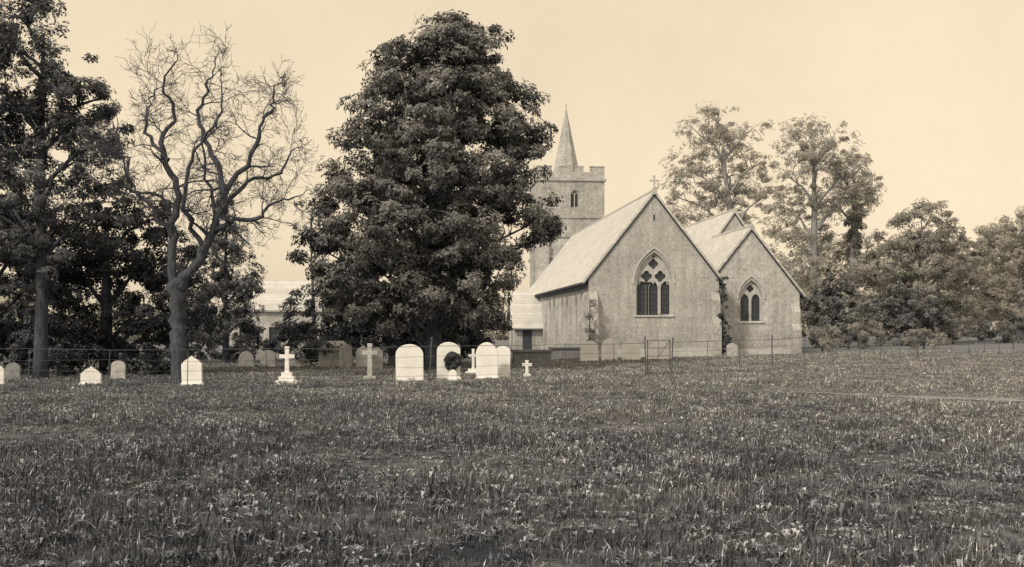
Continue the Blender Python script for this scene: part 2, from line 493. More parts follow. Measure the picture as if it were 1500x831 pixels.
def grow(mb, start, d, length, rad, level, wig=0.25, up=0.05, nseg=6, kids=3, sides=5, spread=0.8):
    p = Vector(start); d = Vector(d).normalized()
    pts = [p.copy()]; rads = [rad]; dirs = [d.copy()]
    for i in range(nseg):
        d = (d+Vector((R.gauss(0, wig), R.gauss(0, wig), R.gauss(0, wig)+up))).normalized()
        p = p+d*length/nseg
        pts.append(p.copy()); dirs.append(d.copy())
        rads.append(max(0.006, rad*(1-0.75*(i+1)/nseg)))
    mb.tube(pts, rads, sides if rad > 0.05 else (4 if rad > .02 else 3), cap=False)
    if level > 0:
        for k in range(kids):
            i = R.randint(max(1, nseg//4), nseg)
            dd = dirs[i]; side = Vector((R.gauss(0, 1), R.gauss(0, 1), R.gauss(0, .7)))
            side = (side-dd*side.dot(dd)).normalized()
            grow(mb, pts[i], dd+side*spread*R.uniform(.6, 1.3), length*R.uniform(.4, .7), rads[i]*R.uniform(.55, .8),
                 level-1, wig*.9, up, nseg, kids, sides, spread)

def leafy_tree(name, loc, trunk, lobes, pd, rp, pr, size, leafm, barkm, fill=.35, twigs=2, nleaf=6, width=.36, up=.5, limb_r=.09):
    """trunk: list of (x,y,z,r) local; lobes local (x,y,z,r)"""
    e = empty(name, (loc[0], loc[1], ground_h(loc[0], loc[1])))
    mb = MB()
    mb.tube([t[:3] for t in trunk], [t[3] for t in trunk], 10)
    T = [Vector(t[:3]) for t in trunk]
    for (lx, ly, lz, r) in lobes:
        L = Vector((lx, ly, lz))
        zt = max(trunk[1][2], min(trunk[-1][2], lz-math.hypot(lx, ly)*.7-r*.3))
        for i in range(len(T)-1):
            if T[i].z <= zt <= T[i+1].z+1e-6: break
        f = (zt-T[i].z)/max(1e-4, T[i+1].z-T[i].z)
        s = T[i].lerp(T[i+1], min(1, max(0, f)))
        midp = s.lerp(L, .5)+Vector((R.gauss(0, .2), R.gauss(0, .2), .12*(L-s).length))
        rr = min(limb_r, trunk[i][3]*.7)
        mb.tube([s, s.lerp(midp, .5)+Vector((R.gauss(0, .08), R.gauss(0, .08), 0)), midp, midp.lerp(L, .6), L], [rr, rr*.85, rr*.65, rr*.5, rr*.3], 6, cap=False)
        for _ in range(twigs):
            grow(mb, midp.lerp(L, R.random()*.9), (L-s).normalized()*.5+Vector((R.gauss(0, .6), R.gauss(0, .6), R.uniform(0, .8))), r*.85, rr*.35, 1, .2, .06, 5, 3)
    mb.obj('trunk_and_limbs', [barkm], e, smooth=True)
    c, n, t = lobe_points(lobes, pd, rp, pr, fill, up)
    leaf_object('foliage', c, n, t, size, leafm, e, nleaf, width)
    return e

def jit(lobes, dy):
    return [(x, R.uniform(-dy, dy), z, r) for (x, z, r) in lobes]

# --- great horse chestnut
ch = [(1.0,13.9,1.2),(.3,13.0,1.8),(-1.0,12.6,1.5),(2.1,13.0,1.2),(.2,11.6,2.2),(2.2,11.6,1.3),(0,10.9,2.3),(-2.2,10.4,1.6),(2.8,10.3,1.7),(3.7,9.8,1.1),(-2.9,8.8,1.6),
      (-1.3,7.9,2.3),(1.6,8.3,2.3),(3.5,7.2,1.4),(4.3,6.2,.8),(-3.4,6.5,1.5),(-.6,5.6,2.3),(2.1,5.9,1.9),(-4.5,4.9,1.2),(-2.5,4.2,1.9),
      (.8,4.0,1.8),(-.4,9.4,2.3),(-3.9,7.3,1.0),(-4.9,5.9,.6),(2.6,4.3,1.0),(4.6,5.6,.4),(3.2,8.6,1.2)]
lob = jit(ch, 1.4)+[(0,-2.2,8,1.7),(.9,-2.4,6,1.6),(-1.6,-2.2,5.2,1.6),(0.6,-1.8,10.5,1.5),(-1,2,8,2),(.8,2,6,1.8),(1.2,-2.0,4.2,1.3),(-.3,-2.4,3.4,1.3),
      (-1.9,-1.2,2.7,1.2),(1.7,-1.0,2.9,1.1),(-3.3,-.5,3.2,1.2),(-.2,1.2,2.6,1.3)]
leafy_tree('chestnut_tree', (-3.2, 45), [(-.1,0,-.2,.42),(-.05,0,.6,.34),(0,0,2.5,.3),(.1,0,6,.24),(.2,.1,10,.15),(.6,0,13.4,.05)], lob,
           .95, 36, .46, .2, M_leafA, M_bark, fill=.2)

# --- dark yews below and behind the chestnut
def yew(name, x, y, lobes, mat=None, pd=1.1, rp=32, pr=.4, size=.15):
    tr = [(0,0,-.2,.3),(0,0,.8,.25),(0,0,max(l[2] for l in lobes),.08)]
    return leafy_tree(name, (x, y), tr, lobes, pd, rp, pr, size, mat or M_yew, M_bark, fill=.15, twigs=0, nleaf=5, width=.48)
yew('yew_tree', -7.9, 50.5, [(-.8,0,2.6,1.8),(.9,.3,3.2,1.9),(-1.7,.4,1.6,1.4),(0,0,4.6,1.4),(1.8,-.5,1.8,1.5),(-.2,-1,1.2,1.2),(1.4,0,5.2,1.2)])
yew('yew_tree', -4.2, 51, [(-1,0,2.4,1.9),(1,0,2.8,1.8),(0,-.8,1.3,1.3),(2.2,0,2.2,1.4),(-1.6,0,4.2,1.4),(2.0,-.4,1.1,1.2),(2.6,0,3.4,1.0),(3.0,0,1.6,1.0)])
# --- left dark mass
yew('yew_tree', -15.6, 42, [(-2.0,0,2.4,1.9),(0,0,3.0,2.1),(1.6,.3,2.6,1.8),(.9,.2,5.2,1.6),(-.6,.3,5.2,1.7),(2.3,.3,4.5,1.3),(-2.2,.3,4.6,1.5),(1.5,-.9,1.2,1.2),(-1,-1,1.1,1.2),(.2,0,6.5,1.0),(1.9,0,6.1,.9),(3.0,.2,2.6,1.3),(2.6,0,1.3,1.2)])
yew('yew_tree', -20.5, 43, [(-2,0,2.2,2),(0,0,2.9,2.1),(1.9,0,2.3,1.8),(0,.4,5,1.8),(1.4,-.5,1.2,1.2),(1.8,.3,5.2,1.4),(2.6,0,4,1.4)])
# --- limes at left edge
ll = [(.0,12.5,1.0),(-.6,11.4,1.4),(.9,10.8,1.3),(-.9,9.8,1.6),(1.0,9.2,1.5),(0,8.4,1.8),(-1.6,8.0,1.6),(1.6,7.6,1.4),(.2,6.6,1.9),(-1.5,5.8,1.7),(1.6,5.8,1.4),(-.3,4.4,1.7),(-2.4,6.8,1.4),(-2.2,10.6,1.5),(-1.7,12.1,1.2),(1.9,9.9,.8),(-2.8,9.2,1.3),(2.2,8.5,.8)]
leafy_tree('lime_tree', (-16.4, 38), [(0,0,-.2,.3),(0,0,.7,.24),(.05,0,3,.2),(0,0,7,.15),(.1,0,12,.04)], jit(ll, 1.2), .95, 34, .38, .15, M_leafL, M_bark, fill=.35)
leafy_tree('lime_tree', (-20.6, 40), [(0,0,-.2,.3),(0,0,.7,.24),(0,0,7,.15),(.1,0,11,.04)], jit([(0,11.8,1.4),(-1,9.6,1.8),(1.3,9.6,1.7),(0,7,2),(1.4,5.4,1.6),(-1.2,4.6,1.7),(1.6,7.6,1.5)], 1.2), .8, 28, .42, .17, M_leafL, M_bark)
# --- smaller trees behind
ml = [(0,8.2,.7),(-.3,7.3,.9),(.5,6.5,1.1),(-.7,5.9,1.1),(.3,5.1,1.3),(1.0,4.2,1.0),(-1.2,4.4,1.1),(0,3.3,1.5),(1.0,2.5,1.0),(-1.3,2.2,1.2),(.1,1.5,1.3)]
leafy_tree('young_lime_tree', (-15.2, 58), [(0,0,-.2,.22),(0,0,.7,.18),(0,0,8,.03)], jit(ml, .6), 1.2, 30, .36, .16, M_leafL, M_bark, fill=.3)
leafy_tree('thorn_tree', (-18.0, 60), [(0,0,-.2,.16),(.1,0,.9,.14),(-.1,0,5,.03)], jit([(0,5.8,1.2),(.8,4.4,1.3),(-.9,4.2,1.3),(.2,2.6,1.6)], .5), .9, 22, .4, .16, M_leafL, M_bark, twigs=3)
leafy_tree('thorn_tree', (-10.2, 56), [(0,0,-.2,.16),(.1,0,.9,.14),(-.1,0,6,.03)], jit([(0,8,.8),(.6,7.2,.9),(-.5,6.8,.8),(.2,5.6,1.0),(.9,4.6,1.0)], .5), .55, 16, .4, .15, M_leafL, M_bark, twigs=4)

# --- bare tree with hand-placed limbs
e = empty('bare_ash_tree', (-11.0, 36, ground_h(-11, 36)))
mb = MB()
def limb(pts, r0, r1, kids=9, lv=2, klen=1.5):
    P = [Vector(p) for p in pts]; out = []
    n = len(P)
    for i in range(n-1):
        p0 = P[max(0, i-1)]; p1 = P[i]; p2 = P[i+1]; p3 = P[min(n-1, i+2)]
        for k in range(5):
            t = k/5
            q = 0.5*((2*p1)+(p2-p0)*t+(2*p0-5*p1+4*p2-p3)*t*t+(3*p1-p0-3*p2+p3)*t**3)
            out.append(q+Vector((R.gauss(0, .055), R.gauss(0, .05), R.gauss(0, .03))))
    out.append(P[-1]); m = len(out)
    rr = [(r0+(r1-r0)*(i/(m-1))**.8)*R.uniform(.92, 1.1) for i in range(m)]
    mb.tube(out, rr, 9, cap=False)
    for k in range(kids):
        i = int(m*(.2+.78*(k+R.random())/kids)); i = min(m-2, i)
        d = (out[i+1]-out[i]).normalized()
        s = Vector((R.gauss(0, 1), R.gauss(0, .8), R.uniform(-.5, .7))); s = (s-d*s.dot(d)).normalized()
        grow(mb, out[i], d*.4+s, klen*R.uniform(.5, 1.25), rr[i]*R.uniform(.32, .48), lv, .27, .03, 5, 6, 5, 1.0)
    grow(mb, out[-1], out[-1]-out[-2], klen*.5, r1, lv, .27, .03, 5, 6, 5, 1.0)
limb([(0,0,-.2),(.02,0,.9),(-.04,0,2.0),(-.05,.05,3.3)], .27, .23, 0, 0)
limb([(-.1,.02,3.1),(-.25,.1,4.9),(-.1,.3,6.4),(-.7,.4,7.7),(-.3,.5,8.9),(-.6,.4,9.8),(-.2,.3,10.6)], .17, .022, 13, 2, 1.3)
limb([(-.18,.1,4.6),(-.9,-.3,5.9),(-1.4,-.5,6.4),(-1.5,-.5,7.3),(-2.2,-.6,7.6)], .1, .022, 10, 2, 1.2)
limb([(-.5,.4,7.4),(-1.2,.8,8.2),(-1.3,.9,9.2),(-1.0,1,9.9)], .08, .022, 9, 2, 1.2)
limb([(0,.02,3.1),(.75,-.1,4.1),(1.3,-.2,5.2),(1.55,-.1,6.4),(1.1,.1,7.5),(.6,.2,8.8),(.85,.3,9.7),(1.1,.3,10.4)], .19, .022, 15, 2, 1.3)
limb([(1.2,-.2,4.9),(1.9,-.4,5.3),(2.7,-.6,5.3),(3.3,-.8,5.8),(4.1,-1,6.0)], .11, .022, 11, 2, 1.2)
limb([(1.5,-.1,6.2),(2.3,.3,7.5),(2.7,.5,8.7),(3.0,.6,9.4),(3.1,.5,9.9)], .10, .022, 12, 2, 1.2)
limb([(1.35,-.1,5.5),(2.2,.6,6.7),(3.1,1.0,7.0),(3.6,1.2,7.9)], .09, .022, 10, 2, 1.2)
limb([(.75,0,4.1),(.9,1.2,5.5),(.4,1.8,7.3),(.2,2,8.6)], .10, .022, 10, 2, 1.2)
limb([(.9,0,4.3),(.5,-.8,5.6),(.75,-1.2,7.2),(1.7,-1.4,8.4),(1.8,-1.4,9.3)], .10, .022, 11, 2, 1.2)
limb([(-.2,.1,5.2),(-.8,.8,6.2),(-1.9,1.0,6.6),(-2.4,1.1,8.6)], .08, .022, 9, 2, 1.2)
mb.obj('trunk_and_limbs', [M_bark_ash], e, smooth=True)

# --- trees behind the church
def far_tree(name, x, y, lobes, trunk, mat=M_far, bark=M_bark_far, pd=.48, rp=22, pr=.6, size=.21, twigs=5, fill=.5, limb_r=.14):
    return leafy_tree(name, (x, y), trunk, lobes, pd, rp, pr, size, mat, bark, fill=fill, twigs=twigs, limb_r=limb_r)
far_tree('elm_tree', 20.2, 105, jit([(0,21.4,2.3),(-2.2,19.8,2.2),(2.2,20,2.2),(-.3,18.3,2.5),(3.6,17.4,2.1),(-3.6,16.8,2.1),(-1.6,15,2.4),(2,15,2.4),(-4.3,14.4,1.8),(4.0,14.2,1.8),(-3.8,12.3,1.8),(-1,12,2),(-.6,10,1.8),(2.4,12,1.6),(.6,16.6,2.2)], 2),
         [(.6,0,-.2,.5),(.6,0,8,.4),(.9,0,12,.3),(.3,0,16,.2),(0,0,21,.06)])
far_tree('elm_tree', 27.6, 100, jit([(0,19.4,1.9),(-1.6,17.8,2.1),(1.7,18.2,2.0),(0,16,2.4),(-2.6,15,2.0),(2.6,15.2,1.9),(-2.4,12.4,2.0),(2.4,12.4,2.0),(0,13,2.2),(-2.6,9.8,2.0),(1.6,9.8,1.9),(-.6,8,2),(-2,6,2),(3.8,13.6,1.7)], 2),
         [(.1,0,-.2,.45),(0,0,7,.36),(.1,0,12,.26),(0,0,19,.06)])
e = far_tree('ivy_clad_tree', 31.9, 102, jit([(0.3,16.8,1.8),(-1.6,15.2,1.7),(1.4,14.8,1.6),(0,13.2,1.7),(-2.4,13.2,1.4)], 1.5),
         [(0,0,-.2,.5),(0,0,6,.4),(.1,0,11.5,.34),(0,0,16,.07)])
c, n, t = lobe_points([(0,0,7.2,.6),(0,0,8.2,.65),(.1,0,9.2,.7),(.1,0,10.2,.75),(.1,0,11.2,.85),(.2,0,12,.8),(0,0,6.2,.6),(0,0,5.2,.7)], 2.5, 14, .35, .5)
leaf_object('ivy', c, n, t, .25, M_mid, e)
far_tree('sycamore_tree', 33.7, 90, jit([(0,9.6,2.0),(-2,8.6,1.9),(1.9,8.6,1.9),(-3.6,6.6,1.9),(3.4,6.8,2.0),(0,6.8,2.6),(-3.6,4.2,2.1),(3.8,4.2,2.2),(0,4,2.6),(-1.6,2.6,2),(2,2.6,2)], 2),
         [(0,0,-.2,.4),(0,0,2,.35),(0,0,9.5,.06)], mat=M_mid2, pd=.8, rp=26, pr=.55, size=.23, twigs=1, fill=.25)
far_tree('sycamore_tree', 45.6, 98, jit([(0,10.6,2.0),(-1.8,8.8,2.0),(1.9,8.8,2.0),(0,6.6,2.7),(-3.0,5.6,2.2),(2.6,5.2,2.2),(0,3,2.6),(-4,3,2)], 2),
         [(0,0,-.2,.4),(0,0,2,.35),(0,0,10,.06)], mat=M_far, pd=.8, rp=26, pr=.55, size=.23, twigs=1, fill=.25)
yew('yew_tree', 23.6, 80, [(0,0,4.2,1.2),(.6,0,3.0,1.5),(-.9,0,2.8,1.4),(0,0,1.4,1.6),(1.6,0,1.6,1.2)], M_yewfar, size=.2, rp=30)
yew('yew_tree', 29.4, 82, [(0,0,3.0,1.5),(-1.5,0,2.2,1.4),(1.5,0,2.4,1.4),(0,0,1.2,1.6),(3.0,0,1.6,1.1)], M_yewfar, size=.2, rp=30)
def shrub(name, x, y, lobes, mat=M_mid, size=.16, pd=1.2, rp=26, pr=.32):
    return leafy_tree(name, (x, y), [(0,0,-.1,.07),(0,0,.3,.06),(0,0,max(l[2] for l in lobes),.02)], lobes, pd, rp, pr, size, mat, M_bark, fill=.3, twigs=2, limb_r=.03)
shrub('shrub', 22.8, 74, [(0,0,1.3,1.0),(-1.2,0,.9,.8),(1.2,0,1.0,.9),(2.3,0,.9,.7)], M_mid2)
shrub('shrub', 26.4, 70, [(0,0,.8,.7),(-.9,0,.6,.6),(.9,0,.5,.6)], M_mid2)
shrub('shrub', 17.9, 63, [(0,0,.8,.6),(.7,.2,.5,.5)], M_mid2)
shrub('climbing_ivy', 12.05, 62.5, [(0,0,.6,.42),(.15,0,1.3,.4),(-.05,.1,2.0,.36),(0,.1,2.6,.34),(.1,.15,3.2,.34),(0,.2,3.8,.3),(.1,.25,4.4,.2)], M_yew, size=.12, pd=3.5, rp=18, pr=.16)
shrub('climbing_ivy', 4.35, 61.1, [(0,0,.5,.35),(.1,0,1.1,.3),(-.05,.05,1.7,.25),(.05,.1,2.4,.22),(.1,.2,3.1,.2)], M_mid, size=.11, pd=3, rp=14, pr=.15)

# --- hedges and distant trees
def band(name, x0, x1, y, h, mat, step, rad, size, pd, rp, yslope=0.0, hv=.3):
    e = empty(name, (0, 0, 0)); lobes = []
    x = x0
    while x < x1:
        yy = y+yslope*(x-x0)+R.uniform(-1, 1)*rad*.5
        hh = h*R.uniform(1-hv, 1+hv*.6)
        g = ground_h(x, yy)
        z = rad*.6
        while z < hh:
            lobes.append((x+R.uniform(-.3, .3)*rad, yy, g+z, rad*R.uniform(.8, 1.15))); z += rad*1.1
        x += step
    c, n, t = lobe_points(lobes, pd, rp, rad*.35, .15)
    leaf_object('foliage', c, n, t, size, mat, e, 5, .5)
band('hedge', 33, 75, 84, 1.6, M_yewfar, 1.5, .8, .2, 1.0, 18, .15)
band('hedge', -32, -2, 66, 1.5, M_yew, 1.2, .8, .18, 1.2, 22)
band('undergrowth', -30, -12.5, 41, 1.3, M_yew, 1.0, .65, .13, 1.3, 22)
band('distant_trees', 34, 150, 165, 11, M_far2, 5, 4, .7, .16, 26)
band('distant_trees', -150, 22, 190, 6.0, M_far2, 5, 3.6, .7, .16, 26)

# ------------------------------------------------------------------ church
church = empty('stone_church', (8.12, 62.39, 0.12), math.radians(5.9))
def arch(cx, w, z0, zs, za, n=8):
    H = za-zs; hw = w/2; Rr = (H*H+hw*hw)/(2*hw)
    a1 = math.atan2(H, Rr-hw)
    pr = [(cx+hw-Rr+Rr*math.cos(a1*i/n), zs+Rr*math.sin(a1*i/n)) for i in range(n+1)]
    pl = [(2*cx-p[0], p[1]) for p in reversed(pr[:-1])]
    return [(cx-hw, z0), (cx+hw, z0)]+pr+pl      # closed polygon

def panel(mb, outer, holes, org, U, D, T=.45, mat=0):
    """2-D wall outline with real openings; D = direction into the wall"""
    org, U, D = Vector(org), Vector(U), Vector(D)
    Z = Vector((0, 0, 1))
    loops = [[Vector((p[0], p[1], 0)) for p in outer]]+[[Vector((p[0], p[1], 0)) for p in h] for h in holes]
    flat = [p for l in loops for p in l]
    tris = tessellate_polygon(loops)
    P = [org+U*p.x+Z*p.y for p in flat]; n = len(P)
    fs = [tuple(t) for t in tris]+[tuple(i+n for i in reversed(t)) for t in tris]
    o = 0
    for l in loops:
        m = len(l)
        for i in range(m):
            j = (i+1) % m
            fs.append((o+i, o+j, o+j+n, o+i+n))
        o += m
    mb.add(P+[p+D*T for p in P], fs, mat)

walls = MB(); trim = MB(); glass = MB(); roof = MB(); dark = MB()
def foil(cx, cz, r, k=4, n=24, ph=0):
    out = []
    for i in range(n):
        a = 2*math.pi*i/n
        q = r*(.72+.28*abs(math.cos(k/2*(a-ph))))
        out.append((cx+q*math.cos(a), cz+q*math.sin(a)))
    return out
def dedupe(p):
    out = []
    for q in p:
        if not out or math.hypot(q[0]-out[-1][0], q[1]-out[-1][1]) > 1e-4: out.append(q)
    return out
def window(org, U, D, cx, w, z0, zs, za, lights=3, depth=.2, hood=True):
    org, U, D = Vector(org), Vector(U), Vector(D)
    f = lambda x, z, d: org+U*x+Vector((0, 0, z))+D*d
    A = arch(cx, w, z0, zs, za, 10)
    gl = [f(x, z, depth+.14) for x, z in A]
    glass.add(gl, [tuple(range(len(gl)))])
    H = za-zs
    outer = dedupe(arch(cx, w-.004, z0+.002, zs, za-.002, 10))
    holes = []
    if lights == 3:
        lw = w/3
        for i in range(3):
            xc = cx-w/2+lw*(i+.5)*.985+.015*w/2
            zt = zs-.25
            holes.append(dedupe(arch(xc, lw*.76, z0+.06, zt, zt+lw*.6, 6)))
        z1 = zs+.36
        holes.append(foil(cx-w*.19, z1+.08, w*.155, 4)); holes.append(foil(cx+w*.19, z1+.08, w*.155, 4))
        holes.append(foil(cx, zs+H*.64, w*.14, 4))
        for sx in (-1, 1):
            holes.append([(cx+sx*w*.37, zs-.02), (cx+sx*w*.44, zs+.02), (cx+sx*w*.40, zs+.18)])
        holes.append([(cx-.05, zs+.1), (cx, zs-.02), (cx+.05, zs+.1), (cx, zs+.2)])
        holes.append([(cx-.09, zs+H*.84), (cx+.09, zs+H*.84), (cx, zs+H*.94)])
    elif lights == 2:
        lw = w/2
        for i in range(2):
            xc = cx-w/2+lw*(i+.5)*.98+.02*w/2
            holes.append(dedupe(arch(xc, lw*.78, z0+.05, zs-.1, zs+lw*.45, 6)))
        holes.append(foil(cx, zs+H*.55, w*.17, 4))
    else:
        holes.append(dedupe(arch(cx, w*.8, z0+.05, zs, zs+H*.88, 6)))
    panel(trim, outer, holes, f(0, 0, depth), U, D, .1)
    if hood:
        Hh = arch(cx, w+.3, z0, zs, za+.24, 10)[2:]
        trim.tube([f(x, z, -.03) for x, z in Hh], .05, 6)
        trim.tube([f(cx-w/2-.12, z0-.05, -.03), f(cx+w/2+.12, z0-.05, -.03)], .06, 6)
    z = z0+.3
    while z < zs:
        dark.tube([f(cx-w/2, z, depth+.125), f(cx+w/2, z, depth+.125)], .01, 4); z += .3

def gabled(xc, hw, y0, y1, ze, zr, holes=(), side_holes=(), back=True):
    outer = [(xc-hw, -.6), (xc+hw, -.6), (xc+hw, ze), (xc, zr), (xc-hw, ze)]
    panel(walls, outer, holes, (0, y0, 0), (1, 0, 0), (0, 1, 0))
    if back: panel(walls, outer, [], (0, y1, 0), (1, 0, 0), (0, -1, 0))
    side = [(y0+.452, -.6), (y1-.452, -.6), (y1-.452, ze-.02), (y0+.452, ze-.02)]
    panel(walls, side, side_holes, (xc-hw, 0, 0), (0, 1, 0), (1, 0, 0))
    panel(walls, side, [], (xc+hw, 0, 0), (0, 1, 0), (-1, 0, 0))
    sl = (zr-ze)/hw; nx_, nz_ = -sl, 1; L = math.hypot(nx_, nz_); th = .12
    ex = .3; lift = .03
    for s in (-1, 1):
        a = (xc, zr+lift); b_ = (xc+s*(hw+ex), ze-sl*ex+lift)
        ox, oz = s*sl/L*th, 1/L*th
        poly = [a, b_, (b_[0]+ox, b_[1]+oz), (a[0], a[1]+th*L)]
        roof.prism(poly if s < 0 else poly[::-1], y0-.1, y1+.1)
        p2 = [(a[0], a[1]-.12), (b_[0]-s*.02, b_[1]-.12), (b_[0]-s*.02, b_[1]-.004), (a[0], a[1]-.004)]
        dark.prism(p2, y0-.08, y0-.005)  # dark verge board, also painting in the shadow line under the overhang
        dark.box(min(xc+s*(hw+.02), b_[0]-s*.03), max(xc+s*(hw+.02), b_[0]-s*.03), y0, y1, b_[1]-.22, b_[1]-.05)
        dark.tube([(b_[0]+s*.05, y0-.1, b_[1]-.02), (b_[0]+s*.05, y1, b_[1]-.02)], .07, 6)
    trim.tube([(xc, y0-.11, zr+lift+th*L+.01), (xc, y1, zr+lift+th*L+.01)], .08, 6)

# chancel / nave
EW = (0.0, 2.1, 2.35, 4.15, 5.95)
side_w = [(2.4, 1.0), (4.4, 1.0), (8.1, 1.0), (10.1, 1.0), (13.9, 1.0), (15.9, 1.0), (26, .8)]
gabled(0, 3.8, 0, 30, 4.5, 9.28, holes=[arch(*EW, 10)],
       side_holes=[arch(y, w, 1.0, 2.9, 3.75, 6) for y, w in side_w])
window((0,0,0), (1,0,0), (0,1,0), *EW)
for y, w_ in side_w:
    window((-3.8,0,0), (0,1,0), (1,0,0), y, w_, 1.0, 2.9, 3.75, lights=1, hood=False, depth=.04)
# vestry chapel
VW = (6.2, 1.35, 2.0, 3.35, 4.45)
gabled(6.2, 2.95, 1.5, 9.5, 3.8, 7.45, holes=[arch(*VW, 10)], back=False)
window((0,1.5,0), (1,0,0), (0,1,0), *VW, lights=2)
# aisle behind
gabled(7.7, 3.5, 9.52, 25, 4.3, 9.3, back=True)
# plinth courses
trim.box(-3.92, 3.92, -.12, -.004, -.6, .45); trim.box(3.93, 9.25, 1.38, 1.496, -.6, .4)
trim.box(-3.92, -3.804, .0, 29.9, -.6, .45)
dark.box(-.05, .05, -.006, .2, 7.75, 8.1)
# buttresses
def buttress_front(x0, x1, y, d, z1, z2):
    walls.prism_x([(y-.003, -.6), (y-d, -.6), (y-d, z1), (y-d*.55, z1+.35), (y-d*.55, z2), (y-.003, z2+.5)], x0, x1)
def buttress_side(x, y0, y1, d, z1, z2):
    walls.prism([(x-.003, -.6), (x-d, -.6), (x-d, z1), (x-d*.55, z1+.35), (x-d*.55, z2), (x-.003, z2+.5)], y0, y1)
buttress_front(-3.78, -3.3, 0, .6, 1.9, 3.2)
buttress_front(3.3, 3.78, 0, .6, 1.9, 3.2)
buttress_side(-3.8, .25, .8, .5, 2.0, 3.3)
for yy in (6.2, 11.9, 17.6): buttress_side(-3.8, yy, yy+.5, .2, 1.9, 3.2)
buttress_front(8.6, 9.12, 1.5, .4, 1.5, 2.6)
dark.tube([(3.98, 1.35, 4.0), (3.98, 1.35, 0)], .06, 6)
# gable cross
cz = 9.28+.22
trim.box(-.14, .14, -.16, .1, cz-.25, cz+.1)
trim.prism([(-.045, cz+.1), (.045, cz+.1), (.045, cz+.5), (.26, cz+.48), (.26, cz+.6), (.045, cz+.58), (.055, cz+.85), (-.055, cz+.85), (-.045, cz+.58), (-.26, cz+.6), (-.26, cz+.48), (-.045, cz+.5)], -.08, .02)
# porch
walls.box(-5.9, -3.81, 20.0, 20.35, -.6, 2.0)
panel(walls, [(20.36, -.6), (23.6, -.6), (23.6, 2.0), (21.98, 4.1), (20.36, 2.0)], [arch(21.98, 1.4, -.55, 1.5, 2.4, 8)], (-5.9, 0, 0), (0, 1, 0), (1, 0, 0), .3)
walls.box(-5.9, -3.81, 23.61, 23.95, -.6, 2.0)
for s in (-1, 1):
    yc = 21.98; a = (yc, 4.3); b_ = (yc+s*2.4, 1.55)
    poly = [a, b_, (b_[0]+s*.1, b_[1]+.1), (yc, 4.46)]
    roof.prism_x(poly, -6.15, -3.2)
dark.box(-6.0, -3.85, 19.75, 19.9, 1.5, 1.62)
dark.box(-5.3, -4.6, 19.99, 19.996, .0, 1.6)
# tower
T0, T1 = 30.2, 35.9; HW = 2.85; TC = (T0+T1)/2
tw = MB()
panel(tw, [(-HW, -.6), (HW, -.6), (HW, 14.9), (-HW, 14.9)], [arch(0.3, .7, 11.9, 13.0, 13.4, 6)], (0, T0, 0), (1,0,0), (0,1,0))
panel(tw, [(T0+.452, -.6), (T1-.452, -.6), (T1-.452, 14.9), (T0+.452, 14.9)], [arch(TC, .7, 11.9, 13.0, 13.4, 6)], (-HW, 0, 0), (0,1,0), (1,0,0))
panel(tw, [(T0+.452, -.6), (T1-.452, -.6), (T1-.452, 14.9), (T0+.452, 14.9)], [], (HW, 0, 0), (0,1,0), (-1,0,0))
panel(tw, [(-HW, -.6), (HW, -.6), (HW, 14.9), (-HW, 14.9)], [], (0, T1, 0), (1,0,0), (0,-1,0))
window((0, T0, 0), (1,0,0), (0,1,0), .3, .7, 11.9, 13.0, 13.4, lights=2, hood=False)
window((-HW, 0, 0), (0,1,0), (1,0,0), TC, .7, 11.9, 13.0, 13.4, lights=2, hood=False)
for z, o, h in ((14.15, .14, .22), (11.0, .10, .2), (9.4, .12, .22), (7.6, .16, .25)):
    tw.box(-HW-o, HW+o, T0-o, T0-.003, z, z+h); tw.box(-HW-o, -HW-.003, T0-.002, T1+o, z, z+h); tw.box(HW+.003, HW+o, T0-.002, T1+o, z, z+h)
tw.box(-HW+.3, HW-.3, T0+.5, T1-.5, 14.3, 14.5)
def merl(x0, x1, y0, y1): tw.box(x0, x1, y0, y1, 14.9, 15.35); tw.box(x0-.04, x1+.04, y0-.04, y1+.04, 15.352, 15.42)
for x0, x1 in ((-2.85, -1.65), (-1.0, -.3), (.35, 1.05), (1.65, 2.85)):
    merl(x0, x1, T0, T0+.35); merl(x0, x1, T1-.35, T1)
for y0, y1 in ((T0+.9, T0+1.8), (T0+2.4, T0+3.3), (T0+3.9, T0+4.8)):
    merl(-HW, -HW+.35, y0, y1); merl(HW-.35, HW, y0, y1)
for sx in (-1, 1):
    x0, x1 = (-HW-.45, -HW+.9) if sx < 0 else (HW-.9, HW+.45)
    tw.prism_x([(T0-.003, -.6), (T0-.45, -.6), (T0-.45, 8.6), (T0-.003, 9.4)], x0+.2*(sx < 0), x1-.2*(sx > 0))
tw.prism([(-HW-.003, -.6), (-HW-.55, -.6), (-HW-.5, 8.6), (-HW-.003, 9.4)], T0+.1, T0+1.2)
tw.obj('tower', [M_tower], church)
# recessed spire
sp = MB()
n = 8
base = [(1.25*math.cos(2*math.pi*(k+.5)/n), TC+1.25*math.sin(2*math.pi*(k+.5)/n), 14.5) for k in range(n)]
b2 = [(1.1*math.cos(2*math.pi*(k+.5)/n), TC+1.1*math.sin(2*math.pi*(k+.5)/n), 15.6) for k in range(n)]
tip = [(.05*math.cos(2*math.pi*(k+.5)/n), TC+.05*math.sin(2*math.pi*(k+.5)/n), 20.7) for k in range(n)]
sp.add(base+b2+tip, [(k, (k+1) % n, (k+1) % n+n, k+n) for k in range(n)]+[(k+n, (k+1) % n+n, (k+1) % n+2*n, k+2*n) for k in range(n)]+[tuple(range(2*n, 3*n))])
sp.tube([(0, TC, 20.6), (0, TC, 21.3)], .035, 6)
sp.obj('spire', [M_tower], church)
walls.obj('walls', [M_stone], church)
trim.obj('tracery_and_dressings', [M_trim], church)
glass.obj('window_glass', [M_glass], church)
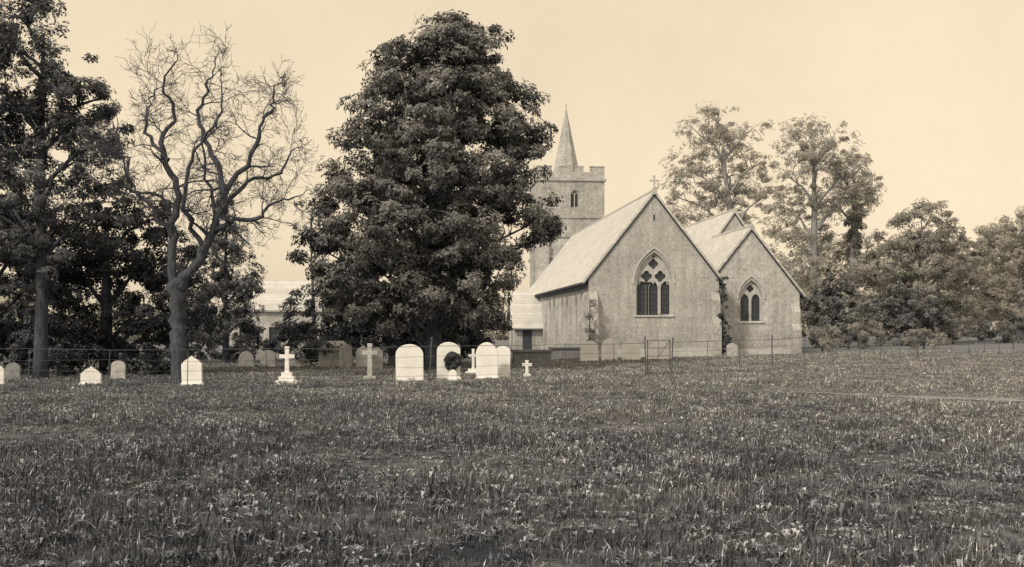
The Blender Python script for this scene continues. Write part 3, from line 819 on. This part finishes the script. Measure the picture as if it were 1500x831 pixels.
roof.obj('roof', [M_slate], church)
dark.obj('gutters_and_bargeboards', [M_dark], church)

# ------------------------------------------------------------------ cottage in the distance
cot = empty('stone_cottage', (-20.4, 94, ground_h(-20.4, 94)), math.radians(8))
mb = MB()
panel(mb, [(-4.5, -.5), (4.5, -.5), (4.5, 3.6), (-4.5, 3.6)], [[(-3, 1), (-1.9, 1), (-1.9, 2.3), (-3, 2.3)], [(-.5, -.4), (.5, -.4), (.5, 2.1), (-.5, 2.1)], [(1.9, 1), (3, 1), (3, 2.3), (1.9, 2.3)]], (0,0,0), (1,0,0), (0,1,0), .3)
mb.prism_x([(.31, -.5), (5.5, -.5), (5.5, 3.6), (2.9, 6.0), (.31, 3.6)], 4.1, 4.5); mb.prism_x([(.31, -.5), (5.5, -.5), (5.5, 3.6), (2.9, 6.0), (.31, 3.6)], -4.5, -4.1)
mb.box(-4.4, 4.4, 5.2, 5.49, -.5, 3.6)
mb.box(3.4, 4.05, 2.5, 3.3, 5.5, 7.1)
mb.obj('walls', [M_stone], cot)
mb = MB()
mb.prism_x([(-.3, 3.4), (2.9, 6.1), (2.9, 6.3), (-.35, 3.55)], -4.7, 4.7); mb.prism_x([(5.9, 3.4), (2.9, 6.1), (2.9, 6.3), (5.95, 3.55)], -4.7, 4.7)
mb.obj('roof', [M_slate], cot)
mb = MB(); mb.box(-3, -1.9, .15, .2, 1, 2.3); mb.box(1.9, 3, .15, .2, 1, 2.3); mb.box(-.5, .5, .15, .2, -.4, 2.1); mb.obj('windows_and_door', [M_glass], cot)

# ------------------------------------------------------------------ graves
def prof_round(w, h, sh=0.0):
    hw = w/2; r = hw-sh
    pts = [(-hw, -.3), (hw, -.3), (hw, h-r*.75)]
    for i in range(0, 13):
        a = math.pi*i/12; pts.append((r*math.cos(a), h-r*.75+r*.75*math.sin(a)))
    pts.append((-hw, h-r*.75))
    if sh == 0: pts = pts[:2]+pts[3:-1]
    return pts
def prof_gothic(w, h): 
    return arch(0, w, -.3, h-w*.55, h, 7)
def prof_ogee(w, h):
    hw = w/2; s = h-w*.38; pts = [(-hw, -.3), (hw, -.3), (hw, s)]
    R1 = [(hw*.86, s+.02), (hw*.72, s+w*.12), (hw*.5, s+w*.2), (hw*.28, s+w*.25), (hw*.1, s+w*.33), (0, h)]
    return pts+R1+[(-x, z) for x, z in R1[-2::-1]]+[(-hw, s)]
def headstone(x, y, w, h, kind='round', mat=None, t=.11, rz=0, panel_=True, tilt=0):
    mat = mat or M_marble
    e = empty('headstone', (x, y, ground_h(x, y)), rz); e.rotation_euler = (tilt, R.uniform(-.03, .03), rz+R.uniform(-.08, .08))
    mb = MB()
    p = {'round': prof_round(w, h), 'shoulder': prof_round(w, h, w*.12), 'gothic': prof_gothic(w, h), 'ogee': prof_ogee(w, h)}[kind]
    mb.prism(p, -t/2, t/2)
    mb.obj('slab', [mat], e, bevel=.012)
    mb = MB(); mb.box(-w/2-.03, w/2+.03, -t/2-.05, t/2+.05, -.3, .07); mb.obj('plinth', [mat], e, bevel=.015)
    if panel_ and mat is M_marble:
        mb = MB(); z = h*.68
        while z > h*.3:
            l = w*R.uniform(.18, .34); xo = -l
            while xo < l:
                wl = R.uniform(.03, .09); mb.box(xo, min(l, xo+wl), -t/2-.003, -t/2+.001, z, z+.012); xo += wl+.03
            z -= .065
        mb.obj('inscription', [M_letter], e)
    return e
def grave_cross(x, y, h, w, mat=None, steps=2, t=.1, rz=0, th=.12):
    mat = mat or M_marble
    e = empty('grave_cross', (x, y, ground_h(x, y)), rz)
    mb = MB(); z = -.3; ww = .14+.07*steps
    if h < .8: ww *= .6
    zt = .12
    for k in range(steps):
        mb.box(-ww, ww, -ww*.7, ww*.7, z, zt); z = zt+.001; zt += h*.11; ww *= .68
    zb = z; a = th/2; ca = h*.74; aw = w/2
    mb.prism([(-a*1.15, zb), (a*1.15, zb), (a, ca-a), (aw-.02, ca-a*.95), (aw, ca-a*1.3), (aw, ca+a*1.3), (aw-.02, ca+a*.95), (a, ca+a), (a*1.2, h), (-a*1.2, h), (-a, ca+a), (-aw+.02, ca+a*.95), (-aw, ca+a*1.3), (-aw, ca-a*1.3), (-aw+.02, ca-a*.95), (-a, ca-a)], -t/2, t/2)
    mb.obj('cross_and_steps', [mat], e, bevel=.01)
    return e
G = 0.06
headstone(-12.95, 33.6, .62, .60, 'ogee', tilt=.03)
headstone(-9.95, 34, .64, .86+G, 'ogee')
grave_cross(-7.0, 34, 1.12+G, .46, th=.12, steps=3)
grave_cross(-4.75, 36.5, 1.15+G, .5, M_greystone, th=.14, steps=1)
headstone(-3.2, 34.2, .86, 1.12+G, 'round', t=.13)
e6 = headstone(-2.05, 35.3, .76, 1.16+G, 'round', panel_=False)
mb = MB()
mb.tube([(.12+.13*math.cos(a*math.pi/8), -.12, .62+.17*math.sin(a*math.pi/8)) for a in range(17)], .13, 8, cap=False)
mb.obj('wreath_core', [M_yew], e6)
c, n, t = lobe_points([(.12+.14*math.cos(a*math.pi/5), -.14, .62+.18*math.sin(a*math.pi/5), .13) for a in range(10)], 60, 6, .05)
leaf_object('wreath', c, n, t, .07, M_yew, e6)
headstone(-.8, 35.3, .7, 1.14+G, 'gothic', t=.13)
headstone(-.32, 36.1, .5, 1.0+G, 'round')
grave_cross(-1.42, 40, .95, .34, th=.09)
grave_cross(.5, 36.6, .52+G, .34, th=.1, steps=1)
headstone(-1.85, 34.2, .26, .36, 'gothic', panel_=False)
headstone(-15.6, 33, .5, .62, 'round')
headstone(-13.7, 38, .5, .66, 'round', M_greystone)
headstone(-16.9, 37, .5, .6, 'round', M_dimstone)
headstone(-12.4, 51, .7, .78, 'gothic', M_greystone, rz=.1)
headstone(-11.5, 51.5, .7, .8, 'round', M_greystone)
headstone(-9.95, 50.5, .7, .85, 'gothic', M_greystone)
headstone(-7.15, 47, .55, 1.05, 'round', M_greystone)
headstone(-6.5, 47.5, .6, .95, 'gothic')
headstone(-5.7, 46, .55, .95, 'gothic', M_greystone)
headstone(-2.6, 48, .6, .9, 'round', M_greystone)
headstone(3.9, 55, .9, 1.05, 'round')
headstone(4.95, 55.5, .8, 1.15, 'gothic')
headstone(6.1, 56, .95, 1.1, 'shoulder')
headstone(7.6, 56.5, 1.3, .95, 'shoulder')
headstone(11.9, 59, .6, .8, 'round', M_greystone)
def table_tomb(x, y, l, wd, h, mat, rz=0, ridge=0):
    e = empty('chest_tomb', (x, y, ground_h(x, y)), rz)
    mb = MB(); mb.box(-l/2, l/2, -wd/2, wd/2, -.3, h)
    if ridge: mb.prism_x([(-wd/2-.1, h+.002), (wd/2+.1, h+.002), (wd/2+.1, h+.08), (0, h+ridge), (-wd/2-.1, h+.08)], -l/2-.1, l/2+.1)
    else: mb.box(-l/2-.1, l/2+.1, -wd/2-.1, wd/2+.1, h+.002, h+.11)
    mb.box(-l/2-.12, l/2+.12, -wd/2-.12, wd/2+.12, -.3, .1)
    mb.obj('chest', [mat], e, bevel=.015)
table_tomb(.9, 50, 1.7, .8, .65, M_dimstone, .1)
table_tomb(-7.9, 49, 1.5, .8, .75, M_greystone, .2, .45)
table_tomb(-5.0, 52, 1.8, .8, .75, M_greystone, .1)
table_tomb(2.8, 58, 1.6, .8, .6, M_dimstone, .1)

# ------------------------------------------------------------------ iron fence with gate
fp = [(-34, 30.5), (-22, 31), (-14, 31.6), (-5, 32.3), (0, 33.5), (3.4, 36.6), (4.6, 37.6)]
fp2 = [(5.6, 38.4), (10, 42), (15, 47), (20.5, 53), (28, 61), (40, 72), (62, 92)]
fence = empty('iron_fence', (0, 0, 0))
def fence_run(pts, mb, H=1.12):
    D = []
    for (ax, ay), (bx, by) in zip(pts[:-1], pts[1:]):
        L = math.hypot(bx-ax, by-ay); n = max(1, round(L/2.1))
        for k in range(n): D.append((ax+(bx-ax)*k/n, ay+(by-ay)*k/n))
    D.append(pts[-1])
    tops = []
    for i, (x, y) in enumerate(D):
        g = ground_h(x, y); hh = H*(1+.03*R.gauss(0, 1)); lx = R.gauss(0, .03)
        big = i in (0, len(D)-1) or i % 6 == 3
        r = .024 if big else .012
        mb.tube([(x, y, g-.2), (x+lx, y, g+hh+(.15 if big else .03))], r, 6)
        if big: mb.tube([(x+lx, y, g+hh+.13), (x+lx, y, g+hh+.17), (x+lx, y, g+hh+.22)], [.022, .036, .016], 6)
        tops.append((x+lx, y, g))
    for f in (1.0, .72, .46, .22):
        mb.tube([(p[0], p[1], p[2]+H*f+R.gauss(0, .018)) for p in tops], .009 if f == 1.0 else .0045, 5)
mb = MB(); fence_run(fp, mb, 1.12); fence_run(fp2, mb, 1.15)
mb.obj('posts_and_rails', [M_iron], fence)
gate = empty('iron_gate', (4.65, 37.64, ground_h(4.65, 37.6)), math.atan2(.76, .95))
mb = MB()
W = 1.15
for x in (0.03, W): mb.tube([(x, 0, .08), (x, 0, 1.25)], .018, 6)
for z in (.12, .4, .68, .96, 1.23): mb.tube([(0, 0, z), (W, 0, z)], .011, 5)
mb.tube([(W*.5, 0, .12), (W*.5, 0, 1.23)], .008, 5)
mb.tube([(0, 0, .12), (W, 0, 1.23)], .01, 5)
mb.obj('gate_frame', [M_iron], gate)
print('done', len(pts))
